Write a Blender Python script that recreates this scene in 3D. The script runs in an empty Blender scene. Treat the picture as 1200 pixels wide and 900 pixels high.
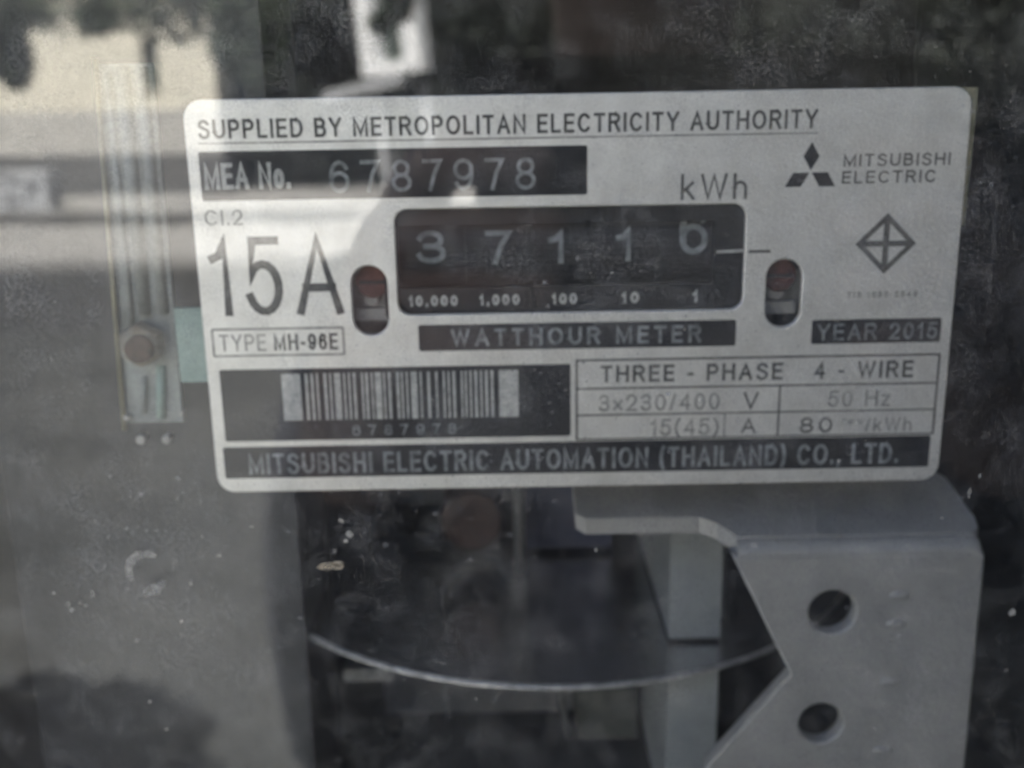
import bpy, bmesh, math, random
from mathutils import Vector, Matrix
R = math.radians
random.seed(11)
sc = bpy.context.scene
col = sc.collection

# ------------------------------------------------------------------ camera
cam = bpy.data.cameras.new('camera')
cam_o = bpy.data.objects.new('camera', cam); col.objects.link(cam_o)
cam.sensor_width = 36.0
cam.lens = 37.29
cam.clip_start = 0.005; cam.clip_end = 400
PITCH, ROLL = R(15), R(1.0)
fw = Vector((0, math.cos(PITCH), -math.sin(PITCH)))
rt = Vector((1, 0, 0)); up = rt.cross(fw)
cr = rt * math.cos(ROLL) - up * math.sin(ROLL)
cu = up * math.cos(ROLL) + rt * math.sin(ROLL)
m = Matrix((cr, cu, -fw)).transposed().to_4x4()
m.translation = Vector((-0.0117, -0.1805, 0.0335))
cam_o.matrix_world = m
cam.dof.use_dof = True
cam.dof.focus_distance = 0.138
cam.dof.aperture_fstop = 19.0
sc.camera = cam_o

# ------------------------------------------------------------------ world, sun, exposure
SUN_EL, SUN_AZ = R(62), R(-12)
w = bpy.data.worlds.new('World'); sc.world = w; w.use_nodes = True
nt = w.node_tree; bg = nt.nodes['Background']
sky = nt.nodes.new('ShaderNodeTexSky'); sky.sky_type = 'NISHITA'; sky.sun_disc = False
sky.sun_elevation = SUN_EL; sky.sun_rotation = SUN_AZ
sky.air_density = .7; sky.dust_density = 6.0; sky.ozone_density = .6
nt.links.new(sky.outputs[0], bg.inputs[0]); bg.inputs[1].default_value = 0.05
sun = bpy.data.lights.new('sun', 'SUN'); sun.energy = 5.0; sun.angle = R(0.5); sun.color = (1, .97, .92)
sun_o = bpy.data.objects.new('sun', sun); col.objects.link(sun_o)
sd = Vector((math.sin(SUN_AZ) * math.cos(SUN_EL), math.cos(SUN_AZ) * math.cos(SUN_EL), math.sin(SUN_EL)))
sun_o.rotation_euler = (-sd).to_track_quat('-Z', 'Y').to_euler()
vs = sc.view_settings
vs.view_transform = 'Standard'; vs.look = 'None'; vs.gamma = 1.0; vs.use_curve_mapping = False
vs.exposure = 3.66
sc.cycles.transparent_max_bounces = 8
sc.cycles.max_bounces = 5; sc.cycles.diffuse_bounces = 3; sc.cycles.glossy_bounces = 3; sc.cycles.transmission_bounces = 2
sc.cycles.caustics_reflective = False; sc.cycles.caustics_refractive = False

# ------------------------------------------------------------------ materials
def mat(name, c, rough=.5, metal=0, c2=None, scale=300, bump=0, bscale=None, spec=.5, lo=.35, hi=.65, detail=6):
    M = bpy.data.materials.new(name); M.use_nodes = True
    n = M.node_tree; b = n.nodes['Principled BSDF']
    b.inputs['Base Color'].default_value = (*c, 1); b.inputs['Roughness'].default_value = rough
    b.inputs['Metallic'].default_value = metal; b.inputs['Specular IOR Level'].default_value = spec
    tc = n.nodes.new('ShaderNodeTexCoord')
    if c2:
        t = n.nodes.new('ShaderNodeTexNoise'); t.inputs['Scale'].default_value = scale; t.inputs['Detail'].default_value = detail
        t.inputs['Roughness'].default_value = .65
        n.links.new(tc.outputs['Object'], t.inputs['Vector'])
        r = n.nodes.new('ShaderNodeValToRGB')
        r.color_ramp.elements[0].position = lo; r.color_ramp.elements[1].position = hi
        r.color_ramp.elements[0].color = (*c, 1); r.color_ramp.elements[1].color = (*c2, 1)
        n.links.new(t.outputs['Fac'], r.inputs[0]); n.links.new(r.outputs[0], b.inputs['Base Color'])
    if bump:
        t2 = n.nodes.new('ShaderNodeTexNoise'); t2.inputs['Scale'].default_value = bscale or scale * 3; t2.inputs['Detail'].default_value = 4
        n.links.new(tc.outputs['Object'], t2.inputs['Vector'])
        bp = n.nodes.new('ShaderNodeBump'); bp.inputs['Strength'].default_value = bump; bp.inputs['Distance'].default_value = .0005
        n.links.new(t2.outputs['Fac'], bp.inputs['Height']); n.links.new(bp.outputs[0], b.inputs['Normal'])
    return M

MT = dict(
    enamel=mat('enamel', (.92, .92, .89), .52, .6, c2=(.70, .695, .66), scale=140, bump=.2, bscale=1500, lo=.3, hi=.75, detail=9),
    ink=mat('ink', (.016, .018, .022), .6, c2=(.034, .035, .037), scale=160, bump=.1, bscale=1600, spec=.3),
    ink_soft=mat('ink_soft', (.045, .045, .042), .6, c2=(.17, .17, .16), scale=420, spec=.3),
    ink_faint=mat('ink_faint', (.15, .15, .14), .6, c2=(.42, .42, .40), scale=420, spec=.3),
    print_white=mat('print_white', (.70, .70, .66), .6, c2=(.40, .40, .38), scale=700, spec=.3),
    print_grey=mat('print_grey', (.36, .38, .39), .6, c2=(.12, .13, .135), scale=420, spec=.3),
    drum=mat('drum', (.013, .014, .017), .6, c2=(.022, .024, .027), scale=250),
    face=mat('face', (.009, .010, .012), .7, c2=(.018, .019, .021), scale=200),
    bracket=mat('bracket', (.47, .465, .445), .5, .2, c2=(.31, .31, .30), scale=75, bump=.35, bscale=1100, lo=.3, hi=.75, detail=10),
    magnet=mat('magnet', (.36, .38, .38), .45, 0, c2=(.28, .30, .30), scale=80, bump=.2, bscale=900),
    galv=mat('galv', (.42, .45, .43), .6, .15, c2=(.20, .22, .21), scale=110, bump=.3, bscale=700),
    rust=mat('rust', (.20, .080, .070), .85, c2=(.085, .040, .037), scale=350, bump=.5, bscale=900),
    rust_dull=mat('rust_dull', (.13, .085, .065), .85, c2=(.07, .05, .04), scale=350, bump=.5, bscale=900),
    rust_light=mat('rust_light', (.22, .17, .12), .8, c2=(.33, .34, .30), scale=260, bump=.3),
    brass=mat('brass', (.40, .38, .26), .5, .3, c2=(.25, .24, .17), scale=200),
    green_tab=mat('green_tab', (.40, .53, .47), .6, c2=(.30, .41, .36), scale=260, bump=.1),
    steel=mat('steel', (.30, .31, .31), .45, .5, c2=(.18, .18, .18), scale=500),
    disc=mat('disc', (.62, .62, .62), .25, .95, c2=(.45, .46, .47), scale=90, bump=.05, bscale=500),
    disc_rim=mat('disc_rim', (.52, .51, .49), .5, .4, c2=(.26, .26, .25), scale=260),
    red_mark=mat('red_mark', (.30, .06, .05), .6),
    black_case=mat('black_case', (.045, .048, .050), .6, c2=(.085, .088, .090), scale=60, bump=.2, detail=8),
    core=mat('core', (.20, .205, .215), .5, .2, c2=(.27, .27, .275), scale=120, bump=.2),
    navy=mat('navy', (.05, .06, .11), .5, c2=(.09, .10, .15), scale=120, bump=.2),
    greenish=mat('greenish', (.10, .105, .085), .7, c2=(.05, .055, .05), scale=200, bump=.2),
    coil=mat('coil', (.055, .028, .022), .6, c2=(.035, .02, .018), scale=300),
    dirt=mat('dirt', (.55, .54, .50), .9, c2=(.35, .34, .31), scale=2500, spec=.1),
    dirt_tan=mat('dirt_tan', (.62, .55, .42), .9, c2=(.40, .34, .26), scale=2500, spec=.1),
    cream=mat('cream', (.69, .655, .55), .9, c2=(.62, .59, .50), scale=.8),
    dado=mat('dado', (.46, .45, .42), .9, c2=(.40, .39, .37), scale=.9),
    plinth=mat('plinth', (.07, .07, .072), .8, c2=(.11, .11, .11), scale=.7),
    roof=mat('roof', (.12, .09, .08), .8),
    win=mat('win', (.05, .065, .055), .3),
    white_paint=mat('white_paint', (.80, .81, .82), .5),
    grey_paint=mat('grey_paint', (.40, .41, .43), .6),
    asphalt=mat('asphalt', (.020, .021, .020), .9, c2=(.046, .047, .045), scale=1.6),
    concrete=mat('concrete', (.26, .255, .245), .9, c2=(.21, .205, .195), scale=1.5),
    road=mat('road', (.010, .010, .010), .9, c2=(.020, .020, .019), scale=.9),
    slab=mat('slab', (.34, .34, .33), .9, c2=(.26, .26, .25), scale=1.2),
    plaster=mat('plaster', (.42, .41, .38), .9, c2=(.34, .33, .31), scale=1.2),
    bark=mat('bark', (.10, .075, .055), .9, c2=(.06, .045, .035), scale=6),
    leaf=mat('leaf', (.035, .055, .028), .7, c2=(.065, .085, .045), scale=2),
    leaf_dark=mat('leaf_dark', (.016, .021, .017), .85, c2=(.034, .038, .031), scale=1.2, spec=.25),
    basin=mat('basin', (.020, .016, .013), .8, c2=(.03, .024, .02), scale=8, spec=.15),
    skin=mat('skin', (.20, .14, .12), .6),
    hair=mat('hair', (.015, .013, .012), .6),
    shirt=mat('shirt', (.020, .021, .026), .9, c2=(.030, .03, .036), scale=40),
    trousers=mat('trousers', (.025, .027, .036), .9, c2=(.035, .036, .045), scale=40),
    shoe=mat('shoe', (.03, .025, .022), .7),
)

for _k in ('dirt', 'dirt_tan'):
    _n = MT[_k].node_tree; _b = _n.nodes['Principled BSDF']
    _t = _n.nodes.new('ShaderNodeTexNoise'); _t.inputs['Scale'].default_value = 900; _t.inputs['Detail'].default_value = 1
    _c = _n.nodes.new('ShaderNodeTexCoord'); _n.links.new(_c.outputs['Object'], _t.inputs['Vector'])
    _m = _n.nodes.new('ShaderNodeMapRange'); _n.links.new(_t.outputs['Fac'], _m.inputs['Value'])
    for _i, _v in zip(('From Min', 'From Max', 'To Min', 'To Max'), (.35, .62, .40, .95)): _m.inputs[_i].default_value = _v
    _n.links.new(_m.outputs[0], _b.inputs['Alpha'])

def glass_material():
    M = bpy.data.materials.new('dusty_glass'); M.use_nodes = True
    n = M.node_tree; n.nodes.clear(); L = n.links.new
    out = n.nodes.new('ShaderNodeOutputMaterial')
    tr = n.nodes.new('ShaderNodeBsdfTransparent'); tr.inputs[0].default_value = (.97, .98, .975, 1)
    gl = n.nodes.new('ShaderNodeBsdfGlossy'); gl.inputs['Roughness'].default_value = 0.0
    geo = n.nodes.new('ShaderNodeNewGeometry')
    ior = n.nodes.new('ShaderNodeMapRange'); ior.inputs['To Min'].default_value = 1.58; ior.inputs['To Max'].default_value = 1 / 1.58
    L(geo.outputs['Backfacing'], ior.inputs['Value'])
    fr = n.nodes.new('ShaderNodeFresnel'); L(ior.outputs[0], fr.inputs['IOR'])
    mx = n.nodes.new('ShaderNodeMixShader'); L(fr.outputs[0], mx.inputs[0]); L(tr.outputs[0], mx.inputs[1]); L(gl.outputs[0], mx.inputs[2])
    # dust film: soft patches + fine specks + scratches
    tc = n.nodes.new('ShaderNodeTexCoord')
    def noise(s, d, vec=None, rough=.6):
        t = n.nodes.new('ShaderNodeTexNoise'); t.inputs['Scale'].default_value = s; t.inputs['Detail'].default_value = d
        t.inputs['Roughness'].default_value = rough
        L(vec or tc.outputs['Object'], t.inputs['Vector']); return t.outputs['Fac']
    def rng(v, a, b, c, d):
        r = n.nodes.new('ShaderNodeMapRange'); L(v, r.inputs['Value'])
        for k, x in zip(('From Min', 'From Max', 'To Min', 'To Max'), (a, b, c, d)): r.inputs[k].default_value = x
        return r.outputs[0]
    def add(a, b):
        q = n.nodes.new('ShaderNodeMath'); q.operation = 'ADD'; L(a, q.inputs[0]); L(b, q.inputs[1]); return q.outputs[0]
    def mul(a, b):
        q = n.nodes.new('ShaderNodeMath'); q.operation = 'MULTIPLY'; L(a, q.inputs[0]); L(b, q.inputs[1]); return q.outputs[0]
    film = mul(add(rng(noise(26, 2), .32, .72, .006, .080), rng(noise(150, 1), .45, .75, 0, .07)), rng(noise(2300, 1), .32, .68, .15, 1.85))
    fine = rng(noise(600, 1), .55, .85, 0, .05)
    patch = rng(noise(14, 1), .38, .66, 0, 1)
    mp = n.nodes.new('ShaderNodeMapping'); mp.inputs['Rotation'].default_value = (0, R(35), 0); mp.inputs['Scale'].default_value = (1, 1, .07)
    L(tc.outputs['Object'], mp.inputs['Vector'])
    scr = rng(noise(420, 1, mp.outputs[0]), .70, .80, 0, .16)
    vor = n.nodes.new('ShaderNodeTexVoronoi'); vor.inputs['Scale'].default_value = 190; L(tc.outputs['Object'], vor.inputs['Vector'])
    speck = rng(vor.outputs['Distance'], .10, .04, 0, .35)
    vor2 = n.nodes.new('ShaderNodeTexVoronoi'); vor2.inputs['Scale'].default_value = 620; L(tc.outputs['Object'], vor2.inputs['Vector'])
    speck2 = rng(vor2.outputs['Distance'], .18, .07, 0, .26)
    dustf = add(film, mul(add(add(fine, scr), add(speck, speck2)), patch))
    df = n.nodes.new('ShaderNodeBsdfDiffuse'); df.inputs[0].default_value = (.61, .61, .595, 1)
    mx2 = n.nodes.new('ShaderNodeMixShader'); L(dustf, mx2.inputs[0]); L(mx.outputs[0], mx2.inputs[1]); L(df.outputs[0], mx2.inputs[2])
    L(mx2.outputs[0], out.inputs[0])
    return M
MT['glass'] = glass_material()
def clear_glass():
    M = bpy.data.materials.new('clear_glass'); M.use_nodes = True; n = M.node_tree; L = n.links.new; n.nodes.clear()
    out = n.nodes.new('ShaderNodeOutputMaterial'); tr = n.nodes.new('ShaderNodeBsdfTransparent'); gl = n.nodes.new('ShaderNodeBsdfGlossy'); gl.inputs['Roughness'].default_value = 0
    geo = n.nodes.new('ShaderNodeNewGeometry'); ior = n.nodes.new('ShaderNodeMapRange'); ior.inputs['To Min'].default_value = 1.58; ior.inputs['To Max'].default_value = 1 / 1.58
    L(geo.outputs['Backfacing'], ior.inputs['Value']); fr = n.nodes.new('ShaderNodeFresnel'); L(ior.outputs[0], fr.inputs['IOR'])
    mx = n.nodes.new('ShaderNodeMixShader'); L(fr.outputs[0], mx.inputs[0]); L(tr.outputs[0], mx.inputs[1]); L(gl.outputs[0], mx.inputs[2]); L(mx.outputs[0], out.inputs[0])
    return M
MT['clear_glass'] = clear_glass()

# ------------------------------------------------------------------ helpers (mesh coordinates of the meter are millimetres)
S = .001
def link(name, me, material, parent=None):
    o = bpy.data.objects.new(name, me); col.objects.link(o)
    if material is not None: me.materials.append(MT[material])
    if parent is not None: o.parent = parent
    return o
def finish(name, bm, material, parent=None, s=1.0, smooth=False, bevel=0, segs=2):
    if bevel:
        bmesh.ops.bevel(bm, geom=[e for e in bm.edges if len(e.link_faces) == 2 and e.calc_face_angle(0) > .5], offset=bevel, segments=segs, affect='EDGES', profile=.6)
    if s != 1: bmesh.ops.scale(bm, vec=(s, s, s), verts=bm.verts)
    bmesh.ops.recalc_face_normals(bm, faces=bm.faces)
    if smooth:
        for f in bm.faces: f.smooth = True
    me = bpy.data.meshes.new(name); bm.to_mesh(me); bm.free()
    return link(name, me, material, parent)
def bbox(bm, x0, x1, y0, y1, z0, z1):
    v = [bm.verts.new((x, y, z)) for x in (x0, x1) for y in (y0, y1) for z in (z0, z1)]
    for f in ((0, 1, 3, 2), (4, 6, 7, 5), (0, 4, 5, 1), (2, 3, 7, 6), (0, 2, 6, 4), (1, 5, 7, 3)): bm.faces.new([v[i] for i in f])
def box(name, x0, x1, y0, y1, z0, z1, material, parent=None, s=S, bevel=0):
    bm = bmesh.new(); bbox(bm, x0, x1, y0, y1, z0, z1); return finish(name, bm, material, parent, s, bevel=bevel)
def cyl(bm, c, r, h, axis='Y', n=32, r2=None):
    q = {'Y': Matrix.Rotation(R(90), 4, 'X'), 'X': Matrix.Rotation(R(90), 4, 'Y'), 'Z': Matrix.Identity(4)}[axis]
    bmesh.ops.create_cone(bm, cap_ends=True, segments=n, radius1=r, radius2=r if r2 is None else r2, depth=h, matrix=Matrix.Translation(c) @ q)
def rrect(x0, x1, z0, z1, r, n=6):
    out = []
    for cx, cz, a in ((x1 - r, z1 - r, 0), (x0 + r, z1 - r, 90), (x0 + r, z0 + r, 180), (x1 - r, z0 + r, 270)):
        for k in range(n + 1):
            t = R(a + 90 * k / n); out.append((cx + r * math.cos(t), cz + r * math.sin(t)))
    return out
def circ(cx, cz, r, n=36, rz=None):
    return [(cx + r * math.cos(2 * math.pi * k / n), cz + (rz or r) * math.sin(2 * math.pi * k / n)) for k in range(n)]
def curve_mesh(cu):
    o = bpy.data.objects.new('tmp', cu); col.objects.link(o)
    dg = bpy.context.evaluated_depsgraph_get(); dg.update()
    me = bpy.data.meshes.new_from_object(o.evaluated_get(dg))
    bpy.data.objects.remove(o); bpy.data.curves.remove(cu)
    return me
def sheet(name, loops, y0, y1, material, parent=None, bevel=0):
    """a flat sheet with holes: loops in the x-z plane (mm), thickness from y0 (front) to y1"""
    cu = bpy.data.curves.new('c', 'CURVE'); cu.dimensions = '2D'; cu.fill_mode = 'BOTH'
    cu.extrude = (y1 - y0) / 2 - bevel; cu.bevel_depth = bevel; cu.bevel_resolution = 2
    if bevel: cu.offset = -bevel
    for lp in loops:
        sp = cu.splines.new('POLY'); sp.points.add(len(lp) - 1); sp.use_cyclic_u = True
        for p, q in zip(sp.points, lp): p.co = (q[0], q[1], 0, 1)
    me = curve_mesh(cu)
    me.transform(Matrix.Scale(S, 4) @ Matrix.Translation((0, (y0 + y1) / 2, 0)) @ Matrix.Rotation(R(90), 4, 'X'))
    me.name = name; me.materials.clear()
    return link(name, me, material, parent)
def _arc(cx, cy, rx, ry, a0, a1, n=None):
    n = n or max(4, int(abs(a1 - a0) / 18))
    return [(cx + rx * math.cos(R(a0 + (a1 - a0) * k / n)), cy + ry * math.sin(R(a0 + (a1 - a0) * k / n))) for k in range(n + 1)]
_el = lambda cx, cy, rx, ry: _arc(cx, cy, rx, ry, 90, 450)
GLYPH = {   # grotesque letter skeletons: width, centre-line strokes in a unit cap-height box
    'A': (.74, [[(0, 0), (.5, 1), (1, 0)], [(.17, .33), (.83, .33)]]),
    'B': (.66, [[(0, 0), (0, 1), (.55, 1)] + _arc(.55, .765, .37, .235, 90, -90) + [(0, .53)], [(.55, .53)] + _arc(.6, .265, .4, .265, 90, -90) + [(0, 0)]]),
    'C': (.74, [_arc(.52, .5, .52, .5, 42, 318)]),
    'D': (.72, [[(.02, 0), (.02, 1), (.45, 1)] + _arc(.45, .5, .55, .5, 90, -90) + [(.02, 0)]]),
    'E': (.60, [[(1, 1), (0, 1), (0, 0), (1, 0)], [(0, .52), (.9, .52)]]),
    'H': (.70, [[(0, 0), (0, 1)], [(1, 0), (1, 1)], [(0, .52), (1, .52)]]),
    'I': (.16, [[(.5, 0), (.5, 1)]]),
    'L': (.56, [[(0, 1), (0, 0), (1, 0)]]),
    'M': (.84, [[(0, 0), (0, 1), (.5, .06), (1, 1), (1, 0)]]),
    'N': (.70, [[(0, 0), (0, 1), (1, 0), (1, 1)]]),
    'O': (.80, [_el(.5, .5, .5, .5)]),
    'P': (.64, [[(0, 0), (0, 1), (.58, 1)] + _arc(.58, .735, .42, .265, 90, -90) + [(0, .47)]]),
    'R': (.68, [[(0, 0), (0, 1), (.58, 1)] + _arc(.58, .755, .40, .245, 90, -90) + [(0, .51)], [(.55, .51), (1, 0)]]),
    'S': (.66, [_arc(.5, .75, .46, .25, 20, 200) + _arc(.5, .25, .5, .27, 75, -160)[1:]]),
    'T': (.64, [[(0, 1), (1, 1)], [(.5, 1), (.5, 0)]]),
    'U': (.70, [[(0, 1), (0, .36)] + _arc(.5, .36, .5, .36, 180, 360) + [(1, 1)]]),
    'V': (.70, [[(0, 1), (.5, 0), (1, 1)]]),
    'W': (.98, [[(0, 1), (.25, 0), (.5, 1), (.75, 0), (1, 1)]]),
    'Y': (.70, [[(0, 1), (.5, .44), (1, 1)], [(.5, .46), (.5, 0)]]),
    'k': (.52, [[(0, 0), (0, 1)], [(.92, .68), (.04, .28)], [(.34, .40), (1, 0)]]),
    'h': (.52, [[(0, 0), (0, 1)], [(0, .40)] + _arc(.5, .40, .5, .28, 180, 0) + [(1, 0)]]),
    'o': (.56, [_el(.5, .35, .5, .35)]),
    'z': (.48, [[(0, .68), (1, .68), (0, 0), (1, 0)]]),
    'r': (.36, [[(0, 0), (0, .70)], [(0, .4), (.35, .64), (1, .68)]]),
    'e': (.54, [[(0, .36), (1, .36)], _arc(.5, .35, .5, .35, 0, 310)]),
    'v': (.52, [[(0, .7), (.5, 0), (1, .7)]]),
    'x': (.50, [[(0, .62), (1, .08)], [(0, .08), (1, .62)]]),
    '0': (.58, [_el(.5, .5, .5, .5)]),
    '1': (.34, [[(0, .76), (.45, .80), (.85, 1), (.85, 0)]]),
    '2': (.58, [_arc(.5, .70, .5, .30, 175, -35) + [(0, 0), (1, 0)]]),
    '3': (.58, [_arc(.48, .755, .44, .245, 165, -80) + [(.3, .52)], [(.4, .52)] + _arc(.5, .265, .5, .265, 85, -165)]),
    '4': (.60, [[(.76, 0), (.76, 1), (0, .28), (1, .28)]]),
    '5': (.58, [[(.95, 1), (.17, 1), (.06, .47)] + _arc(.48, .335, .52, .335, 128, -158)]),
    '6': (.58, [_el(.5, .315, .5, .315), _arc(.52, .5, .52, .5, 200, 38)]),
    '7': (.56, [[(0, 1), (1, 1), (.62, .55), (.36, 0)]]),
    '8': (.58, [_el(.5, .755, .42, .245), _el(.5, .265, .5, .265)]),
    '9': (.58, [_el(.5, .685, .5, .315), _arc(.48, .5, .52, .5, 20, -142)]),
    '-': (.34, [[(0, .40), (1, .40)]]), '.': (.14, [[(.5, -.0), (.5, .07)]]), ',': (.16, [[(.6, .07), (.6, 0), (.1, -.12)]]),
    '/': (.34, [[(0, 0), (1, 1)]]), '(': (.30, [[(1, 1.05), (.3, .82), (0, .45), (.3, .08), (1, -.15)]]), ')': (.30, [[(0, 1.05), (.7, .82), (1, .45), (.7, .08), (0, -.15)]]),
}
def text_mesh(s, x0, x1, z0, z1, weight=.14, spacing=.2):
    """lettering as flat mitred strokes, fitted between x0..x1 with cap height z0..z1 (mm)"""
    strokes = []; cx = 0
    for ch in s:
        if ch == ' ': cx += .30 + spacing; continue
        W, ss = GLYPH[ch]; W = max(W, weight * 1.05)
        for st in ss: strokes.append([(cx + weight / 2 + x * (W - weight), weight / 2 + y * (1 - weight)) for x, y in st])
        cx += W + spacing
    tot = cx - spacing; kx, kz = (x1 - x0) / tot, z1 - z0
    ws = weight * kz; wx = weight * kx; ws = (ws + wx) / 2      # even stroke width
    bm = bmesh.new()
    for i, st in enumerate(strokes):
        p = [Vector((x0 + x * kx, z0 + y * kz)) for x, y in st]
        closed = (p[0] - p[-1]).length < 1e-6
        if closed: p = p[:-1]
        n = len(p); L, Rr = [], []
        for k in range(n):
            a = p[k - 1] if (k or closed) else None; b = p[(k + 1) % n] if (k < n - 1 or closed) else None
            d1 = (p[k] - a).normalized() if a is not None else None; d2 = (b - p[k]).normalized() if b is not None else None
            if d1 is None: d1 = d2
            if d2 is None: d2 = d1
            n1, n2 = Vector((-d1.y, d1.x)), Vector((-d2.y, d2.x)); mm = n1 + n2
            mm = mm.normalized() if mm.length > 1e-6 else n1
            l = min(ws / 2 / max(mm.dot(n1), .2), ws * 1.05)
            q = p[k]
            if not closed and k == 0: q = q - d1 * ws / 2 * (n > 2 or 1)
            if not closed and k == n - 1: q = q + d1 * ws / 2
            L.append(q + mm * l); Rr.append(q - mm * l)
        yy = -.002 * (i % 5)
        vl = [bm.verts.new((v.x, yy, v.y)) for v in L]; vr_ = [bm.verts.new((v.x, yy, v.y)) for v in Rr]
        for k in range(n if closed else n - 1):
            j = (k + 1) % n; bm.faces.new((vr_[k], vr_[j], vl[j], vl[k]))
    me = bpy.data.meshes.new('lettering'); bm.to_mesh(me); bm.free()
    return me
def text(s, x0, x1, z0, z1, y, material, parent, weight=.15, spacing=.2, label=None):
    me = text_mesh(s, x0, x1, z0, z1, weight, spacing)
    for v in me.vertices: v.co.y += y
    me.transform(Matrix.Scale(S, 4)); me.name = 'lettering'
    o = link('lettering', me, material, parent)
    if label: o['label'] = label
    return o
def tag(o, label, cat, group=None, kind=None):
    o['label'] = label; o['category'] = cat
    if group: o['group'] = group
    if kind: o['kind'] = kind
    return o
def empty(name, loc=(0, 0, 0)):
    o = bpy.data.objects.new(name, None); o.empty_display_size = .05; col.objects.link(o); o.location = loc
    return o
def struct(o): o['kind'] = 'structure'; return o

# ================================================================== SETTING (what the cover glass mirrors)
GZ = -1.5
struct(box('ground', -120, 120, -150, 20, GZ - .3, GZ, 'asphalt', s=1))
struct(box('pavement', -60, 60, -30, -10.2, GZ - .2, GZ + .10, 'concrete', s=1))
struct(box('road', -60, 60, -10.1, -7.2, GZ - .2, GZ + .004, 'road', s=1))
wall = box('building_wall', -.16, 25, .182, .4, GZ, 1.0, 'plaster', s=1)
bm = bmesh.new()
plan_c = [(-.28, .5), (-.28, -.98), (.55, -.98), (.55, -9.5), (9, -9.5), (9, .5)]
lo_c, hi_c = [bm.verts.new((x, y, 1.002)) for x, y in plan_c], [bm.verts.new((x, y, 1.10)) for x, y in plan_c]
bm.faces.new(hi_c); bm.faces.new(lo_c[::-1])
for k in range(6): bm.faces.new((lo_c[k], hi_c[k], hi_c[(k + 1) % 6], lo_c[(k + 1) % 6]))
can = finish('added_canopy', bm, 'slab')  # slab added out of view to cut skylight and shade the ground at right
tag(can, 'unseen concrete slab added to shade the meter, the photographer and the ground at right', 'added_canopy')
tag(wall, 'plain grey rendered building wall behind the electricity meter', 'wall')

HY = -18.0
house = empty('cream_house', (-9.5, HY, GZ))
tag(house, 'sunlit cream house with slit window mirrored in left side of glass', 'house')
def hpart(name, x0, x1, y0, y1, z0, z1, material, parent=house):
    return box(name, x0 + 9.5, x1 + 9.5, y0 - HY, y1 - HY, z0 - GZ, z1 - GZ, material, parent, s=1)
# front wall built around the slit window opening
XR = -4.80
hpart('wall', -16, -5.98, HY - 6, HY, -.02, 5.2, 'cream')
hpart('wall', -5.72, XR, HY - 6, HY, -.02, 5.2, 'cream')
hpart('wall', -5.98, -5.72, HY - 6, HY, 1.12, 5.2, 'cream')
hpart('wall', -5.98, -5.72, HY - 6, HY, -.02, .30, 'cream')
hw = hpart('window', -5.98, -5.72, HY - .25, HY - .20, .30, 1.12, 'win')
hpart('window_sill', -6.02, -5.68, HY - .1, HY + .04, .25, .298, 'cream', hw)
hpart('dado', -16.05, XR + .03, HY - 6.03, HY + .05, -.74, -.022, 'dado')
hpart('plinth', -16.08, XR + .05, HY - 6.05, HY + .08, GZ, -.742, 'plinth')
hpart('roof', -16.8, XR + .6, HY - 6.6, HY + .7, 5.2, 5.5, 'roof')
gb = box('utility_box', -.45, .45, -.25, .25, 0, .55, 'grey_paint', s=1, bevel=.02)
gb.location = (-7.1, -15.6, GZ + .1)
tag(gb, 'grey box standing on the sunlit pavement before the cream house', 'box')

# white open-fronted stall box, mirrored above the middle of the plate
st = empty('white_stall', (-1.50, -16, GZ)); st.rotation_euler = (0, R(-5), R(14))
tag(st, 'white open fronted stall box on posts mirrored above the plate', 'stall')
def spart(name, x0, x1, y0, y1, z0, z1, material): return box(name, x0, x1, y0, y1, z0 - GZ, z1 - GZ, material, st, s=1)
spart('side_panel', -.48, -.24, -.5, 0, .62, 1.9, 'white_paint')
spart('side_panel', .18, .44, -.5, 0, .62, 1.9, 'white_paint')
spart('sill', -.48, .44, -.5, .02, .45, .618, 'white_paint')
spart('back_panel', -.24, .18, -.5, -.45, .62, 1.9, 'win')
b = spart('shelf', -.75, .50, -.3, .12, .25, .38, 'grey_paint'); b.rotation_euler = (0, R(-6), 0); b.location = (-.18, 0, 0)
for px in (-.4, .36): spart('post', px - .04, px + .04, -.3, -.22, GZ, .25, 'grey_paint')

def leaves(name, centres, n, size, material, parent, seed):
    rnd = random.Random(seed); vs_, fs = [], []
    for k in range(n):
        c, rad = rnd.choice(centres)
        while True:
            p = Vector((rnd.uniform(-1, 1), rnd.uniform(-1, 1), rnd.uniform(-1, 1)))
            if p.length <= 1: break
        p = Vector(c) + Vector((p.x * rad[0], p.y * rad[1], p.z * rad[2]))
        a = Vector((rnd.gauss(0, 1), rnd.gauss(0, 1), rnd.gauss(0, .6))).normalized()
        b = a.cross(Vector((rnd.gauss(0, 1), rnd.gauss(0, 1), rnd.gauss(0, 1)))).normalized()
        l = size * rnd.uniform(.6, 1.3); ww = l * .42
        i = len(vs_)
        vs_ += [p - a * l * .5, p + b * ww * .5, p + a * l * .5, p - b * ww * .5]; fs.append((i, i + 1, i + 2, i + 3))
    me = bpy.data.meshes.new(name); me.from_pydata(vs_, [], fs)
    o = link(name, me, material, parent); return o
def limb(bm, p, q, r0, r1):
    p, q = Vector(p), Vector(q); d = q - p
    mt = Matrix.Translation((p + q) / 2) @ d.to_track_quat('Z', 'Y').to_matrix().to_4x4()
    bmesh.ops.create_cone(bm, cap_ends=True, segments=10, radius1=r0, radius2=r1, depth=d.length, matrix=mt)
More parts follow.
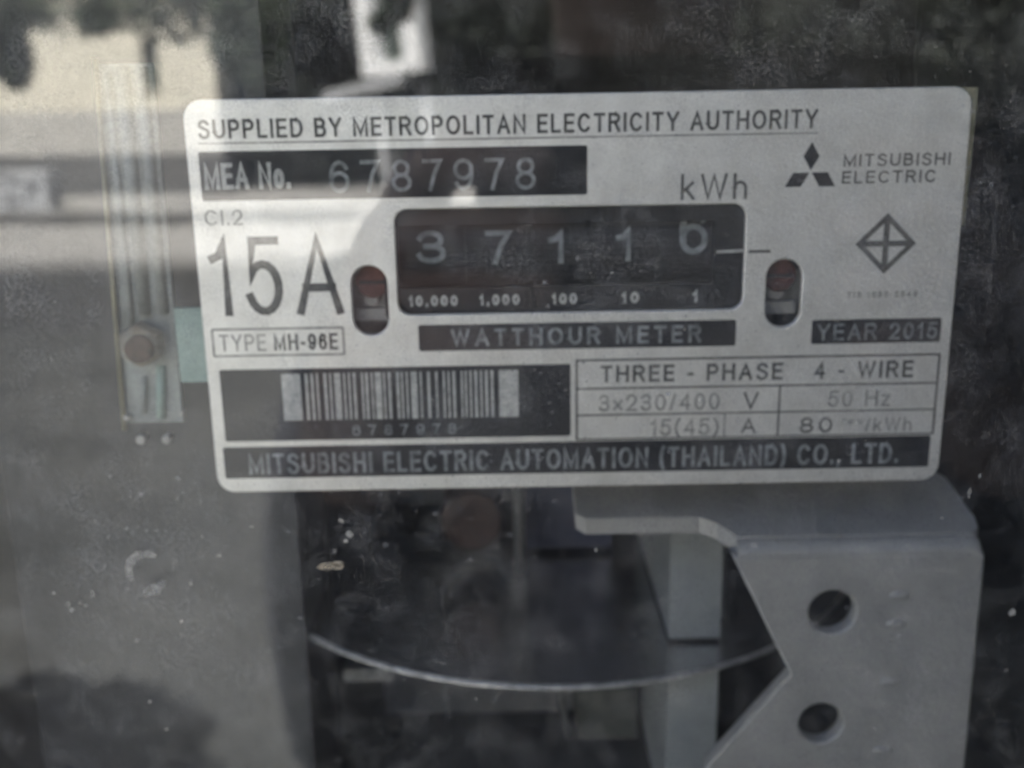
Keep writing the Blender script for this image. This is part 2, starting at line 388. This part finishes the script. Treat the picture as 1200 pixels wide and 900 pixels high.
def tree(name, loc, label, blobs, n, size, trunk_h, material, seed, branches=()):
    t = empty(name, loc); tag(t, label, 'tree', 'trees mirrored in the glass')
    bm = bmesh.new(); limb(bm, (0, 0, 0), (.1, 0, trunk_h), .18, .11)
    for p, q in branches: limb(bm, p, q, .07, .03)
    finish('trunk', bm, 'bark', t)
    leaves('crown', blobs, n, size, material, t, seed)
    return t
# leafy boughs hanging over the cream house
tree('shade_tree', (-8.2, -12.6, GZ - .22), 'leafy tree hanging over the top of the cream house',
     [((2.0, 0, 3.05), (1.3, .9, .42)), ((3.6, .2, 3.0), (1.1, .8, .5)), ((4.5, -.1, 3.0), (.8, .7, .6)), ((.6, 0, 3.2), (1.2, .8, .42)),
      ((2.42, -.2, 2.36), (.22, .3, .40)), ((3.55, 0, 2.74), (.22, .2, .20)), ((5.3, .2, 2.5), (.45, .4, .6)), ((6.98, 0, 2.95), (.16, .2, .36)), ((6.75, 0, 2.62), (.10, .1, .10)), ((1.0, 0, 2.7), (.22, .3, .3)), ((2.4, 0, 2.74), (.5, .3, .14)),
      ((2.2, 0, 3.9), (2.6, 1.3, .9)), ((.2, 0, 2.9), (.6, .6, .8)), ((-.1, 0, 3.9), (1.6, 1.2, .9)), ((5.2, .1, 3.3), (.9, .9, .8))],
     9000, .19, 4.0, 'leaf', 3, [((.1, 0, 3), (3.6, 0, 3.4)), ((.1, 0, 3.4), (2.2, .2, 4.2)), ((.1, 0, 3), (-1, 0, 3.7)), ((3.4, 0, 3.4), (5.2, 0, 3.3)), ((5.2, 0, 3.3), (7.0, 0, 3.1))])
lab = ['dense dark tree just right of the cream house', 'broad dark tree mirrored behind the photographer', 'dark green tree mirrored above the plate emblem',
       'dark bushy tree mirrored past the right edge of the plate', 'farthest dark tree mirrored at the right edge of the glass']
for i, (x, y, rr) in enumerate(((-3.0, -20.2, 2.1), (.6, -20.5, 2.3), (4.0, -19.6, 2.2), (7.4, -19.0, 2.3), (11, -19, 2.6))):
    rnd = random.Random(40 + i)
    bl = [((rnd.uniform(-.5, .5) * rr, rnd.uniform(-.3, .3) * rr, rnd.uniform(.7, 3.9)), (rr * rnd.uniform(.6, .9), rr * .7, rnd.uniform(.8, 1.3))) for _ in range(8)]
    tree('dense_tree', (x, y, GZ), lab[i], bl, 5200, .34, 2.4, 'leaf_dark', 60 + i, [((.1, 0, 2), (1, .2, 3.4)), ((.1, 0, 2), (-1, 0, 3.2))])

for x, y, rr, lb in ((2.7, -8.6, 1.15, 'added low dark shrub mirrored just right of the photographer'), (4.6, -9.2, 1.3, 'added wider dark shrub mirrored at the right edge of the plate')):  # shrubs added to cover bright pavement and darken the right of the reflection
    rnd = random.Random(int(x * 10)); sh = empty('shrub', (x, y, GZ)); tag(sh, lb, 'shrub', 'shrubs added to darken the mirrored right side')
    bm = bmesh.new(); limb(bm, (0, 0, 0), (0, .1, .8), .07, .04); limb(bm, (0, 0, .2), (.5, 0, .9), .05, .02); limb(bm, (0, 0, .2), (-.5, 0, .9), .05, .02); finish('stem', bm, 'bark', sh)
    leaves('foliage', [((rnd.uniform(-.6, .6) * rr, rnd.uniform(-.4, .4), rnd.uniform(.35, 1.05)), (rr * .55, .5, .42)) for _ in range(9)], 4200, .2, 'leaf_dark', sh, int(y * -10))

# small tree added out of view to cast the round shadow mirrored at bottom left
yt = empty('added_tree', (-1.72, .35, GZ)); tag(yt, 'small unseen tree added left of the meter to cast a round shadow', 'tree')
bm = bmesh.new(); limb(bm, (0, 0, 0), (0, -.3, 3.1), .05, .03); limb(bm, (0, -.2, 2.6), (.3, -.5, 3.5), .02, .01); limb(bm, (0, -.2, 2.6), (-.3, -.3, 3.5), .02, .01); finish('trunk', bm, 'bark', yt)
leaves('crown', [((0, -.42, 3.5), (.62, .6, .36)), ((.2, -.5, 3.6), (.36, .4, .3)), ((-.2, -.4, 3.6), (.4, .4, .3))], 3600, .13, 'leaf_dark', yt, 9)

# ------------------------------------------------------------------ the photographer, mirrored as a dark figure
def skin_mesh(name, joints, edges, material, parent, root=0, levels=2):
    me = bpy.data.meshes.new(name); me.from_pydata([j[0] for j in joints], edges, [])
    o = bpy.data.objects.new(name, me); col.objects.link(o)
    md = o.modifiers.new('skin', 'SKIN'); md.use_smooth_shade = True
    if not me.skin_vertices: me.skin_vertices.new()
    for k, j in enumerate(joints):
        r = j[1]; me.skin_vertices[0].data[k].radius = r if isinstance(r, tuple) else (r, r)
        me.skin_vertices[0].data[k].use_root = (k == root)
    sb = o.modifiers.new('sub', 'SUBSURF'); sb.levels = levels; sb.render_levels = levels
    dg = bpy.context.evaluated_depsgraph_get(); dg.update()
    me2 = bpy.data.meshes.new_from_object(o.evaluated_get(dg)); bpy.data.objects.remove(o)
    for p in me2.polygons: p.use_smooth = True
    me2.name = name; me2.materials.clear()
    return link(name, me2, material, parent)
person = empty('person', (.074, -.56, GZ))
tag(person, 'person in dark shirt and trousers standing before the glass, mirrored', 'person')
J = [((0, 0, .95), (.15, .10)), ((0, 0, 1.15), (.14, .095)), ((0, .01, 1.32), (.165, .105)), ((0, 0, 1.43), (.10, .07)), ((0, .0, 1.50), (.052, .055)),
     ((0, .02, 1.58), (.060, .075)), ((0, .02, 1.66), (.076, .092)), ((0, .01, 1.73), (.05, .06))]
Ed = [(0, 1), (1, 2), (2, 3), (3, 4), (4, 5), (5, 6), (6, 7)]
def add_j(p, r, prev): J.append((p, r)); Ed.append((prev, len(J) - 1)); return len(J) - 1
for sx in (-1, 1):
    ox = .015
    a = add_j((sx * .175, 0, 1.38), .056, 2); a = add_j((sx * .195, .06, 1.27), .048, a); a = add_j((sx * .185 + ox, .14, 1.16), .042, a)
    a = add_j((sx * .165 + ox - .01, .22, 1.28), .038, a); a = add_j((sx * .135 + ox - .03, .29, 1.405), .028, a); hnd = add_j((sx * .112 + ox - .035, .305, 1.455), (.022, .034), a)
    for f, (dz, ln) in enumerate(((.040, .075), (.018, .085), (-.004, .08), (-.024, .062))):
        k = add_j((sx * .100 + ox - .035, .335, 1.47 + dz), .0092, hnd); k = add_j((sx * .082 + ox - .035, .345, 1.473 + dz), .0088, k); add_j((sx * (.082 - ln * .45) + ox - .035, .347, 1.471 + dz), .008, k)
    k = add_j((sx * .10 + ox - .035, .300, 1.50), .011, hnd); add_j((sx * .07 + ox - .035, .302, 1.53), .009, k)
    a = add_j((sx * .095, 0, .86), .085, 0); a = add_j((sx * .10, .01, .50), .058, a); a = add_j((sx * .10, -.01, .30), .05, a); a = add_j((sx * .10, -.02, .09), .036, a)
    a = add_j((sx * .11, .05, .045), .035, a); add_j((sx * .115, .15, .03), .03, a)
skin_mesh('body', J, Ed, 'skin', person)
skin_mesh('shirt', [((0, 0, .84), (.205, .13)), ((0, 0, 1.12), (.19, .125)), ((0, .01, 1.32), (.185, .122)), ((0, 0, 1.44), (.105, .085)),
          ((-.185, 0, 1.38), .07), ((-.2, .06, 1.27), .062), ((-.172, .14, 1.15), .058), ((.185, 0, 1.38), .07), ((.2, .06, 1.27), .062), ((.20, .14, 1.15), .058), ((-.162, .22, 1.28), .05), ((-.150, .285, 1.395), .042), ((.17, .22, 1.28), .05), ((.12, .285, 1.395), .042)],
          [(0, 1), (1, 2), (2, 3), (2, 4), (4, 5), (5, 6), (2, 7), (7, 8), (8, 9), (6, 10), (10, 11), (9, 12), (12, 13)], 'shirt', person)
skin_mesh('trousers', [((0, 0, .93), (.16, .118)), ((-.10, 0, .84), .10), ((-.105, .01, .5), .076), ((-.105, -.01, .1), .062), ((.10, 0, .84), .10), ((.105, .01, .5), .076), ((.105, -.01, .1), .062)],
          [(0, 1), (1, 2), (2, 3), (0, 4), (4, 5), (5, 6)], 'trousers', person)
bm = bmesh.new(); bmesh.ops.create_uvsphere(bm, u_segments=24, v_segments=16, radius=1)
bmesh.ops.scale(bm, vec=(.092, .108, .115), verts=bm.verts); bmesh.ops.translate(bm, vec=(0, -.005, 1.675), verts=bm.verts)
bmesh.ops.delete(bm, geom=[v for v in bm.verts if v.co.y > .03 and v.co.z < 1.72 or v.co.z < 1.60], context='VERTS')
finish('hair', bm, 'hair', person, smooth=True)
bm = bmesh.new(); bmesh.ops.create_cone(bm, cap_ends=True, segments=10, radius1=.016, radius2=.006, depth=.05, matrix=Matrix.Translation((0, .112, 1.645)))
finish('nose', bm, 'skin', person, smooth=True)
for sx in (-1, 1):
    bm = bmesh.new(); bmesh.ops.create_uvsphere(bm, u_segments=12, v_segments=8, radius=.011, matrix=Matrix.Translation((sx * .031, .095, 1.665))); finish('eye', bm, 'hair', person, smooth=True)
    bm = bmesh.new(); bmesh.ops.create_uvsphere(bm, u_segments=12, v_segments=8, radius=.026, matrix=Matrix.Translation((sx * .082, .01, 1.65)) @ Matrix.Diagonal((.4, .7, 1.2, 1))); finish('ear', bm, 'skin', person, smooth=True)
    bm = bmesh.new(); bbox(bm, sx * .11 - .045, sx * .11 + .045, -.07, .20, 0, .075); finish('shoe', bm, 'shoe', person, bevel=.025, segs=3)
ph = box('phone', -.098, .058, .318, .326, 1.468, 1.548, 'hair', s=1, bevel=.003); ph.location = person.location
tag(ph, 'dark phone held in both hands by the mirrored person', 'phone')
bm = bmesh.new(); bbox(bm, -.024, .024, .085, .100, 1.603, 1.612); finish('mouth', bm, 'coil', person, bevel=.003)

# ================================================================== THE METER (millimetres, front of nameplate at y = 0)
meter = empty('electricity_meter')
tag(meter, 'three phase watthour meter with white nameplate behind dusty cover glass', 'meter')
HX0, HX1, HZ0, HZ1 = -128, 118, -142, 92
YG = -12
bm = bmesh.new()
bbox(bm, HX0 - 4, HX1 + 4, 170, 180, HZ0 - 4, HZ1 + 4)
bbox(bm, HX0 - 4, HX0, YG, 169.9, HZ0 - 4, HZ1 + 4); bbox(bm, HX1, HX1 + 4, YG, 169.9, HZ0 - 4, HZ1 + 4)
bbox(bm, HX0 + .01, HX1 - .01, YG, 169.9, HZ0 - 4, HZ0); bbox(bm, HX0 + .01, HX1 - .01, YG, 169.9, HZ1, HZ1 + 4)
finish('housing', bm, 'black_case', meter, S)
pane = box('cover_glass', HX0 - 4, HX1 + 4, YG - 2.02, YG - .02, HZ0 - 4, HZ1 + 4, 'glass', meter)
pane.data.materials.append(MT['clear_glass'])
for p_ in pane.data.polygons: p_.material_index = 0 if p_.normal.y < -.5 else 1
pane['label'] = 'dusty clear cover glass mirroring the street'
sheet('cover_rim', [rrect(HX0 - 12, HX1 + 12, HZ0 - 12, HZ1 + 12, 10), rrect(HX0 + 1, HX1 - 1, HZ0 + 1, HZ1 - 1, 5)], YG - 5, YG - 2.1, 'black_case', meter)

# marks stuck to the glass
def arc_mark(cx, cz, r, a0, a1, wd, material='dirt', n=14):
    bm = bmesh.new(); rnd = random.Random(int(cx * 10)); row = []
    for k in range(n + 1):
        t = R(a0 + (a1 - a0) * k / n); ww = wd * (.35 + .65 * math.sin(math.pi * (k + .6) / (n + 1.2))) * rnd.uniform(.8, 1.2)
        row.append([(cx + (r + q * ww) * math.cos(t), cz + (r + q * ww) * math.sin(t)) for q in (-.5, .5)])
    for k in range(n):
        a, b, c, d = row[k][0], row[k][1], row[k + 1][1], row[k + 1][0]
        for y0, y1 in ((YG - 2.10, YG - 2.03),):
            A = [bm.verts.new((p[0], y0, p[1])) for p in (a, b, c, d)]; B = [bm.verts.new((p[0], y1, p[1])) for p in (a, b, c, d)]
            bm.faces.new(A); bm.faces.new(B[::-1])
            for i in range(4): bm.faces.new((A[i], B[i], B[(i + 1) % 4], A[(i + 1) % 4]))
    bmesh.ops.remove_doubles(bm, verts=bm.verts, dist=.001)
    return finish('water_mark', bm, material, meter, S)
arc_mark(-74.3, -43.0, 3.2, 58, 212, 1.5); arc_mark(-74.6, -43.4, 3.2, 255, 335, 1.7)
def fleck(x, z, rx, rz, material='dirt', seed=0, n=9):
    rnd = random.Random(seed); a = [(x + rx * rnd.uniform(.5, 1) * math.cos(2 * math.pi * k / n), z + rz * rnd.uniform(.5, 1) * math.sin(2 * math.pi * k / n)) for k in range(n)]
    bm = bmesh.new(); A = [bm.verts.new((p[0], YG - 2.12, p[1])) for p in a]; B = [bm.verts.new((p[0], YG - 2.03, p[1])) for p in a]
    bm.faces.new(A); bm.faces.new(B[::-1])
    for k in range(n): bm.faces.new((A[k], B[k], B[(k + 1) % n], A[(k + 1) % n]))
    return finish('dirt_fleck', bm, material, meter, S)
for k, f in enumerate([(-43.2, -42.6, 2.6, 1.0, 'dirt_tan'), (-41.8, -42.2, 1.6, .6, 'dirt_tan'), (-39.6, -36.8, .7, .8), (-40.2, -38.0, .5, .5), (-40.8, -34.4, .6, .5),
                       (-88.6, -49.0, .5, .7), (-88.1, -50.0, .6, .5), (-84.2, -47.0, .5, .8), (-86.5, -48.7, .4, .4), (-85.6, -49.2, .6, .35), (-62.0, -40.4, .6, .3),
                       (-56, -35.2, .5, .25), (-90.8, -46.8, .4, .4), (-77.5, -56.0, .5, .5), (-67.2, -45.5, .4, .4), (53.5, -58.5, .45, .4), (40.0, -55, .4, .3),
                       (2.0, -40.5, .35, .35), (8.6, -56.5, .35, .35), (64.5, -31.5, .4, 1.1), (66, -28.4, .3, .5), (-31.5, -64.5, .3, .3), (-19.0, -68.5, .3, .3),
                       (60.3, -35.8, .4, .25), (-69.5, -52.5, .35, .3), (-76.5, -68.0, .45, .35), (-74.2, -73.5, .4, .3), (74, -53.5, .7, .9), (74.5, -20, .5, .3)]):
    fleck(*f[:4], material=f[4] if len(f) > 4 else 'dirt', seed=k)

# ---- nameplate with its openings
WIN = rrect(-31.1, 28.4, -2.2, 15.9, 2.2)
def slot(cx, z0, z1, r): # oblong screw opening
    return [(cx + r * math.cos(R(a)), z1 - r + r * math.sin(R(a))) for a in range(0, 181, 15)] + [(cx + r * math.cos(R(a)), z0 + r + r * math.sin(R(a))) for a in range(180, 361, 15)]
SL, SR_ = slot(-35.9, -5.7, 6.5, 3.1), slot(35.4, -5.5, 6.4, 3.1)
plate = sheet('nameplate', [rrect(-65.2, 65.0, -34.3, 34.4, 3.2), WIN, SL, SR_], 0, 1.2, 'enamel', meter, bevel=.25)
plate['label'] = 'white enamelled nameplate with printed black panels and lettering'
P = plate
def panel(x0, x1, z0, z1, material='ink', r=.35, y=-.05, name='printed_panel'):
    return sheet(name, [rrect(x0, x1, z0, z1, r, 3)], y, y + .045, material, P)
def rule(x0, x1, z0, z1, material='ink_soft', y=-.05): return sheet('ruled_line', [[(x0, z0), (x1, z0), (x1, z1), (x0, z1)]], y, y + .045, material, P)
T0, T1 = -.06, -.11      # lettering on the enamel / on the printed panels
text('SUPPLIED BY METROPOLITAN ELECTRICITY AUTHORITY', -62.9, 39.6, 28.05, 31.2, T0, 'ink_soft', P, .17, .17)
rule(-63, 39.8, 27.2, 27.45, 'ink_faint')
panel(-63.2, 1.5, 17.9, 26.0)
text('MEA No.', -62.5, -48.2, 19.7, 24.2, T1, 'print_white', P, .2, .14)
text('6787978', -41.7, -7.1, 18.9, 24.2, T1, 'print_grey', P, .12, .3)
text('CI.2', -63.1, -56.7, 13.8, 16.4, T0, 'ink_faint', P, .12, .18)
text('15A', -63.0, -40.6, -1.9, 11.9, T0, 'ink_soft', P, .115, .22)
sheet('ruled_frame', [rrect(-63.8, -40.7, -9.1, -4.0, .3, 2), rrect(-63.45, -41.05, -8.75, -4.35, .2, 2)], -.05, -.005, 'ink_faint', P)
text('TYPE', -62.5, -54.4, -8.1, -5.1, T0, 'ink_faint', P, .12)
text('MH-96E', -53.0, -41.9, -8.1, -5.1, T0, 'ink_soft', P, .18)
text('kWh', 17.2, 28.4, 16.7, 21.0, T0, 'ink_soft', P, .12)
panel(-27.8, 27.4, -8.65, -4.0)
text('WATTHOUR METER', -22.2, 21.4, -7.9, -4.8, T1, 'print_grey', P, .18, .26)
panel(40.6, 63.1, -8.6, -4.3)
text('YEAR 2015', 41.6, 62.5, -8.0, -5.0, T1, 'print_grey', P, .15, .2)
# three-rhombus emblem
s, ez, ex = 2.7, 21.0, 38.9
def rot(p, a): return (ex + p[0] * math.cos(a) - p[1] * math.sin(a), ez + p[0] * math.sin(a) + p[1] * math.cos(a))
rh = [(0, .22), (s * .5, .22 + s * .866), (0, .22 + s * 1.732), (-s * .5, .22 + s * .866)]
em = sheet('emblem', [[rot(p, R(a)) for p in rh] for a in (0, 120, 240)], -.05, -.005, 'ink', P); em['label'] = 'black emblem of three rhombuses'
text('MITSUBISHI', 44.3, 62.2, 21.75, 23.8, T0, 'ink_soft', P, .15)
text('ELECTRIC', 44.2, 60.0, 18.95, 21.0, T0, 'ink_soft', P, .15)
cx, cz, h = 52.4, 8.75, 5.2
k1, k2 = .78, .92
em2 = sheet('certification_mark', [[(cx, cz + h), (cx + h, cz), (cx, cz - h), (cx - h, cz)]] +
      [[(cx + sx * .5, cz + sz * .5), (cx + sx * .5, cz + sz * (h - 1.75)), (cx + sx * (h - 1.75), cz + sz * .5)] for sx in (-1, 1) for sz in (-1, 1)], -.05, -.005, 'ink_soft', P)
em2['label'] = 'diamond outline mark with a cross inside'
text('TIS 1030-2549', 46.3, 58.5, -.5, .55, T0, 'ink_faint', P, .2)
panel(-63.0, -1.4, -24.6, -11.4)
# barcode: light bars on the black panel
bm = bmesh.new(); rnd = random.Random(6787978)
def bar(x0, x1): 
    vv = [bm.verts.new((x, -.11, z)) for x, z in ((x0, -20.85), (x1, -20.85), (x1, -12.3), (x0, -12.3))]; bm.faces.new(vv)
bar(-52.2, -48.9); bar(-14.0, -10.6)
x = -48.1
while x < -15:
    ww = rnd.choice((.35, .35, .5, .5, 1.1)); bar(x, min(x + ww, -14.6)); x += ww + rnd.choice((.35, .5, .5, .95))
bc = finish('barcode', bm, 'print_white', P, S); bc['label'] = 'pale barcode on the black printed panel'
text('6787978', -40.3, -21.7, -23.8, -21.9, T1, 'print_grey', P, .14, .5)
panel(-63.6, 63.0, -31.6, -25.7)
text('MITSUBISHI ELECTRIC AUTOMATION (THAILAND) CO., LTD.', -59.2, 57.4, -30.9, -26.9, T1, 'print_grey', P, .18, .17)
# ruled table
sheet('ruled_frame', [rrect(-.5, 63.5, -25.5, -10.6, .2, 2), rrect(-.1, 63.1, -25.2, -11.0, .15, 2)], -.05, -.005, 'ink_soft', P)
rule(-.1, 63.1, -16.15, -15.8); rule(-.1, 63.1, -21.0, -20.7); rule(35.4, 35.75, -25.2, -21.0); rule(35.4, 35.75, -20.7, -16.15); rule(25.9, 26.15, -25.2, -21.0, 'ink_faint')
text('THREE - PHASE   4 - WIRE', 3.9, 58.9, -14.9, -11.8, T0, 'ink_soft', P, .17)
text('3x230/400', 3.6, 25.0, -20.2, -17.1, T0, 'ink_faint', P, .12); text('V', 29.2, 31.9, -20.2, -17.1, T0, 'ink_soft', P, .12)
text('50 Hz', 44.2, 55.2, -20.1, -17.1, T0, 'ink_faint', P, .12)
text('15(45)', 12.8, 25.0, -24.9, -21.8, T0, 'ink_faint', P, .12); text('A', 29.0, 31.6, -24.7, -21.9, T0, 'ink_soft', P, .12)
text('80', 39.4, 45.3, -24.8, -22.0, T0, 'ink_soft', P, .12); text('rev', 46.8, 50.8, -23.4, -22.0, T0, 'ink_faint', P, .12); text('/kWh', 51.1, 59.4, -24.8, -22.2, T0, 'ink_faint', P, .12)
rule(29.0, 32.8, 7.55, 8.05, 'ink_soft')

# ---- register behind its window
slots = [(-31.0, -19.4), (-19.4, -8.0), (-8.0, 2.8), (2.8, 14.0), (14.0, 28.3)]
face = sheet('register_face', [rrect(-33.5, 31, -4, 17.8, 2)] + [rrect(-32.4, 23.3, 2.2, 13.0, .5, 3)], 1.6, 2.4, 'face', meter)
for s_, x0, x1 in (('10,000', -29.4, -20.9), ('1,000', -17.1, -10.1), ('100', -4.5, -.1), ('10', 7.6, 10.7), ('1', 19.9, 21.0)):
    text(s_, x0, x1, -1.0, .85, 1.55, 'print_white', face, .22, .2)
sheet('pointer_line', [[(23.9, 7.4), (28.5, 7.55), (28.5, 8.0), (23.9, 7.85)]], 1.5, 1.58, 'print_white', face)
for (a, b), dg_, (x0, x1, z0, z1) in zip(slots, '37116', ((-28.0, -22.6, 6.4, 11.9), (-16.0, -11.3, 6.0, 11.7), (-5.2, -1.9, 6.0, 11.5), (6.6, 9.7, 6.2, 11.7), (17.6, 22.6, 7.1, 14.9))):
    RD, zc = 10.0, 8.4
    bm = bmesh.new(); cyl(bm, ((a + b) / 2, 2.7 + RD, zc), RD, b - a - .02, 'X', 64)
    d = finish('register_drum', bm, 'drum', meter, S, smooth=False)
    me = text_mesh(dg_, x0, x1, z0, z1, .13)
    bm = bmesh.new(); bm.from_mesh(me)
    z = z0 + .4
    while z < z1:
        bmesh.ops.bisect_plane(bm, geom=bm.verts[:] + bm.edges[:] + bm.faces[:], plane_co=(0, 0, z), plane_no=(0, 0, 1)); z += .5
    for v in bm.verts:
        t = (v.co.z - zc) / RD; v.co.y = 2.7 + RD - (RD + .06) * math.cos(t); v.co.z = zc + (RD + .06) * math.sin(t)
    finish('digit', bm, 'print_grey', d, S)

# ---- screws seen in the oblong openings
for cx, zt in ((-35.9, 6.5), (35.4, 6.4)):
    bm = bmesh.new(); cyl(bm, (cx + .1, 4.4, zt - 3.3), 2.95, 2.2, n=28)
    sc_ = finish('screw', bm, 'rust', meter, S, bevel=.5)
    bm = bmesh.new(); bbox(bm, cx - 2.2, cx + 2.4, 3.1, 3.28, zt - 3.7, zt - 3.1); finish('drive_slot', bm, 'ink', sc_, S)
    bm = bmesh.new(); cyl(bm, (cx - .3, 4.4, zt - 6.6), 1.3, .8, n=20); finish('washer_tab', bm, 'bracket', sc_, S, bevel=.3)
    box('clip', cx - 4.5, cx + 4.5, 5.6, 7.0, -3.9, 3.5, 'steel', meter, bevel=.3)
    box('clip_ledge', cx - 3.4, cx + 3.4, 4.2, 5.5, -3.9, -1.7, 'bracket', meter, bevel=.3)

# ---- carrier and tabs behind the plate
box('carrier_sheet', 56, 66.2, 1.9, 3.0, 12, 34.9, 'brass', meter, bevel=.2)
bpy.data.objects['carrier_sheet'].rotation_euler = (0, R(0.6), 0)
box('mounting_tab', -71.0, -60, 3.4, 4.8, -14.4, -1.0, 'green_tab', meter, bevel=.4)

# ---- galvanised rail at the left
rail = sheet('rail', [[(-81.0, 40.5), (-71.6, 40.5), (-72.4, -23.0), (-83.0, -23.0)]], 7, 8.5, 'galv', meter, bevel=.2)
def ridge(x0, x1, z0, z1, r, material, y=6.8):
    bm = bmesh.new(); limb(bm, (x0, y, z1), (x1, y, z0), r, r); return finish('rail_ridge', bm, material, rail, S, smooth=True)
ridge(-80.9, -83.2, -24, 41.5, .45, 'brass', 6.3); ridge(-79.2, -80.0, -12, 39, .55, 'galv'); ridge(-76.6, -77.4, -2.6, 40, 1.15, 'galv'); ridge(-73.4, -74.0, -2.4, 40, 1.0, 'galv')
ridge(-75.4, -76.4, -22, -12, .9, 'green_tab'); ridge(-78.6, -79.4, -21, -14, .5, 'galv')
bm = bmesh.new(); cyl(bm, (-77.8, 4.6, -7.6), 4.3, 3.0, n=6, r2=3.9); nut = finish('rusted_nut', bm, 'rust_light', meter, S, bevel=.5)
bm = bmesh.new(); cyl(bm, (-77.4, 2.4, -7.9), 2.5, 2.2, n=20); finish('bolt_end', bm, 'rust_dull', nut, S, bevel=.5)
for x in (-79.6, -74.9): 
    bm = bmesh.new(); cyl(bm, (x, 5, -25.3), .9, 2.5, n=14); finish('rivet', bm, 'disc_rim', meter, S, bevel=.3)
for x, z in ((-82.3, -21.5), (-72.2, -20.8)):
    bm = bmesh.new(); cyl(bm, (x, 6, z), .5, 1.6, n=12); finish('rivet', bm, 'disc_rim', meter, S, bevel=.15)

# ---- brake-magnet bracket: ledge on top, flange folded down in front
prof2 = [(28.8, -49.2), (41.2, -74.9), (25.5, -95.0), (25.5, -125), (77.2, -125), (76.6, -60), (76.6, -53.0), (76.5, -51.0), (76.3, -50.1), (30.0, -50.1)]
fl = sheet('bracket', [prof2, circ(48.5, -61.8, 4.5), circ(47.7, -85.7, 4.3)], 3.0, 6.4, 'bracket', meter, bevel=.5)
fl['label'] = 'grey folded bracket with two round holes below the nameplate'
# ledge (plan view outline, extruded in z)
bm = bmesh.new()
plan = [(.2, 11.6), (2, 10.2), (24, 10.2), (27, 8.6), (30.2, 5.4), (75.0, 5.4), (76.3, 6.6), (76.5, 9), (74.5, 19), (70, 24), (66, 38), (.2, 38)]
lo_, hi_ = [bm.verts.new((x, y, -50.6 + (y - 4.4) * .45)) for x, y in plan], [bm.verts.new((x, y, -47.35 + (y - 4.4) * .45)) for x, y in plan]
bm.faces.new(hi_); bm.faces.new(lo_[::-1])
for k in range(len(plan)): bm.faces.new((lo_[k], hi_[k], hi_[(k + 1) % len(plan)], lo_[(k + 1) % len(plan)]))
finish('ledge', bm, 'bracket', fl, S, bevel=.7, segs=3)
bm = bmesh.new(); ring = []
for k in range(9):
    t = R(90 * k / 8 * .75); ring.append((6.4 - 3.4 * math.cos(t), -50.3 + 3.1 * math.sin(t) * 1.04))
ring += [(7.2, -47.6), (7.2, -50.6)]
ends = []
for x_, sh in ((30.1, 0), (73.6, 0), (75.3, .25), (76.2, .9), (76.45, 1.6)):
    ends.append([bm.verts.new((x_, y_ + sh * .6, z_ - sh)) for y_, z_ in ring])
for A, B in zip(ends, ends[1:]):
    for k in range(len(ring)): bm.faces.new((A[k], A[(k + 1) % len(ring)], B[(k + 1) % len(ring)], B[k]))
bm.faces.new(ends[0][::-1]); bm.faces.new(ends[-1])
finish('bend', bm, 'bracket', fl, S, smooth=False)
for z in (-58.5, -64.5, -76.8, -92.0):
    bm = bmesh.new(); bmesh.ops.create_uvsphere(bm, u_segments=14, v_segments=8, radius=1, matrix=Matrix.Translation((61.0 - (z + 58) * -.02, 3.0, z)) @ Matrix.Diagonal((2.0, .55, 1.0, 1)))
    finish('embossed_dot', bm, 'bracket', fl, S, smooth=True)
box('magnet', 20.7, 31.6, 23.5, 84, -77.9, -51.8, 'magnet', meter, bevel=.6)
box('magnet_side', 31.9, 34.2, 32, 80, -77.9, -60, 'steel', meter, bevel=.4)
box('lower_magnet', 20.7, 31.6, 23.5, 84, -125, -81.6, 'magnet', meter, bevel=.6)

# ---- rotor disc on its spindle
bm = bmesh.new(); cyl(bm, (-2, 84.2, -79.3), 77.3, .9, 'Z', 160); disc = finish('rotor_disc', bm, 'disc', meter, S)
bm = bmesh.new()
for k in range(160):
    a, b_ = 2 * math.pi * k / 160, 2 * math.pi * (k + 1) / 160
    q = [(-2 + r * math.cos(t), 84.2 + r * math.sin(t), z) for (r, t, z) in ((77.4, a, -79.85), (77.4, b_, -79.85), (77.4, b_, -78.8), (77.4, a, -78.8), (76.6, a, -78.75), (76.6, b_, -78.75))]
    v = [bm.verts.new(p) for p in q]; bm.faces.new(v[:4]); bm.faces.new((v[3], v[2], v[5], v[4]))
bmesh.ops.remove_doubles(bm, verts=bm.verts, dist=1e-4); finish('disc_rim', bm, 'disc_rim', disc, S, smooth=True)
bm = bmesh.new(); cyl(bm, (-10.5, 60, -32), 1.4, 110, 'Z', 20); finish('spindle', bm, 'core', disc, S, smooth=True)

box('terminal_cover', -118, -57.5, 28, 60, -140, 88, 'black_case', meter, bevel=1.5)
# ---- dark electromagnet cores and coils behind
box('core', -52, 44, 95, 140, -74, 30, 'core', meter, bevel=1)
box('core', -50, 15, 92, 140, -138, -84, 'core', meter, bevel=1)
navy = box('voltage_coil', -9.5, 13.0, 70, 93, -77, -42, 'navy', meter, bevel=2)
box('lower_coil', 3, 19, 60, 78, -126, -100, 'greenish', meter, bevel=2)
bm = bmesh.new(); limb(bm, (-3.5, 58, -99), (1.5, 58, -124), 1.0, 1.0); finish('wire', bm, 'steel', meter, S, smooth=True)
bm = bmesh.new(); cyl(bm, (-22, 66, -64), 7.5, 20, 'Y', 32); finish('coil', bm, 'coil', meter, S, bevel=.8)
box('terminal', -52, -41, 40, 48, -96.5, -93.5, 'steel', meter, bevel=.4)
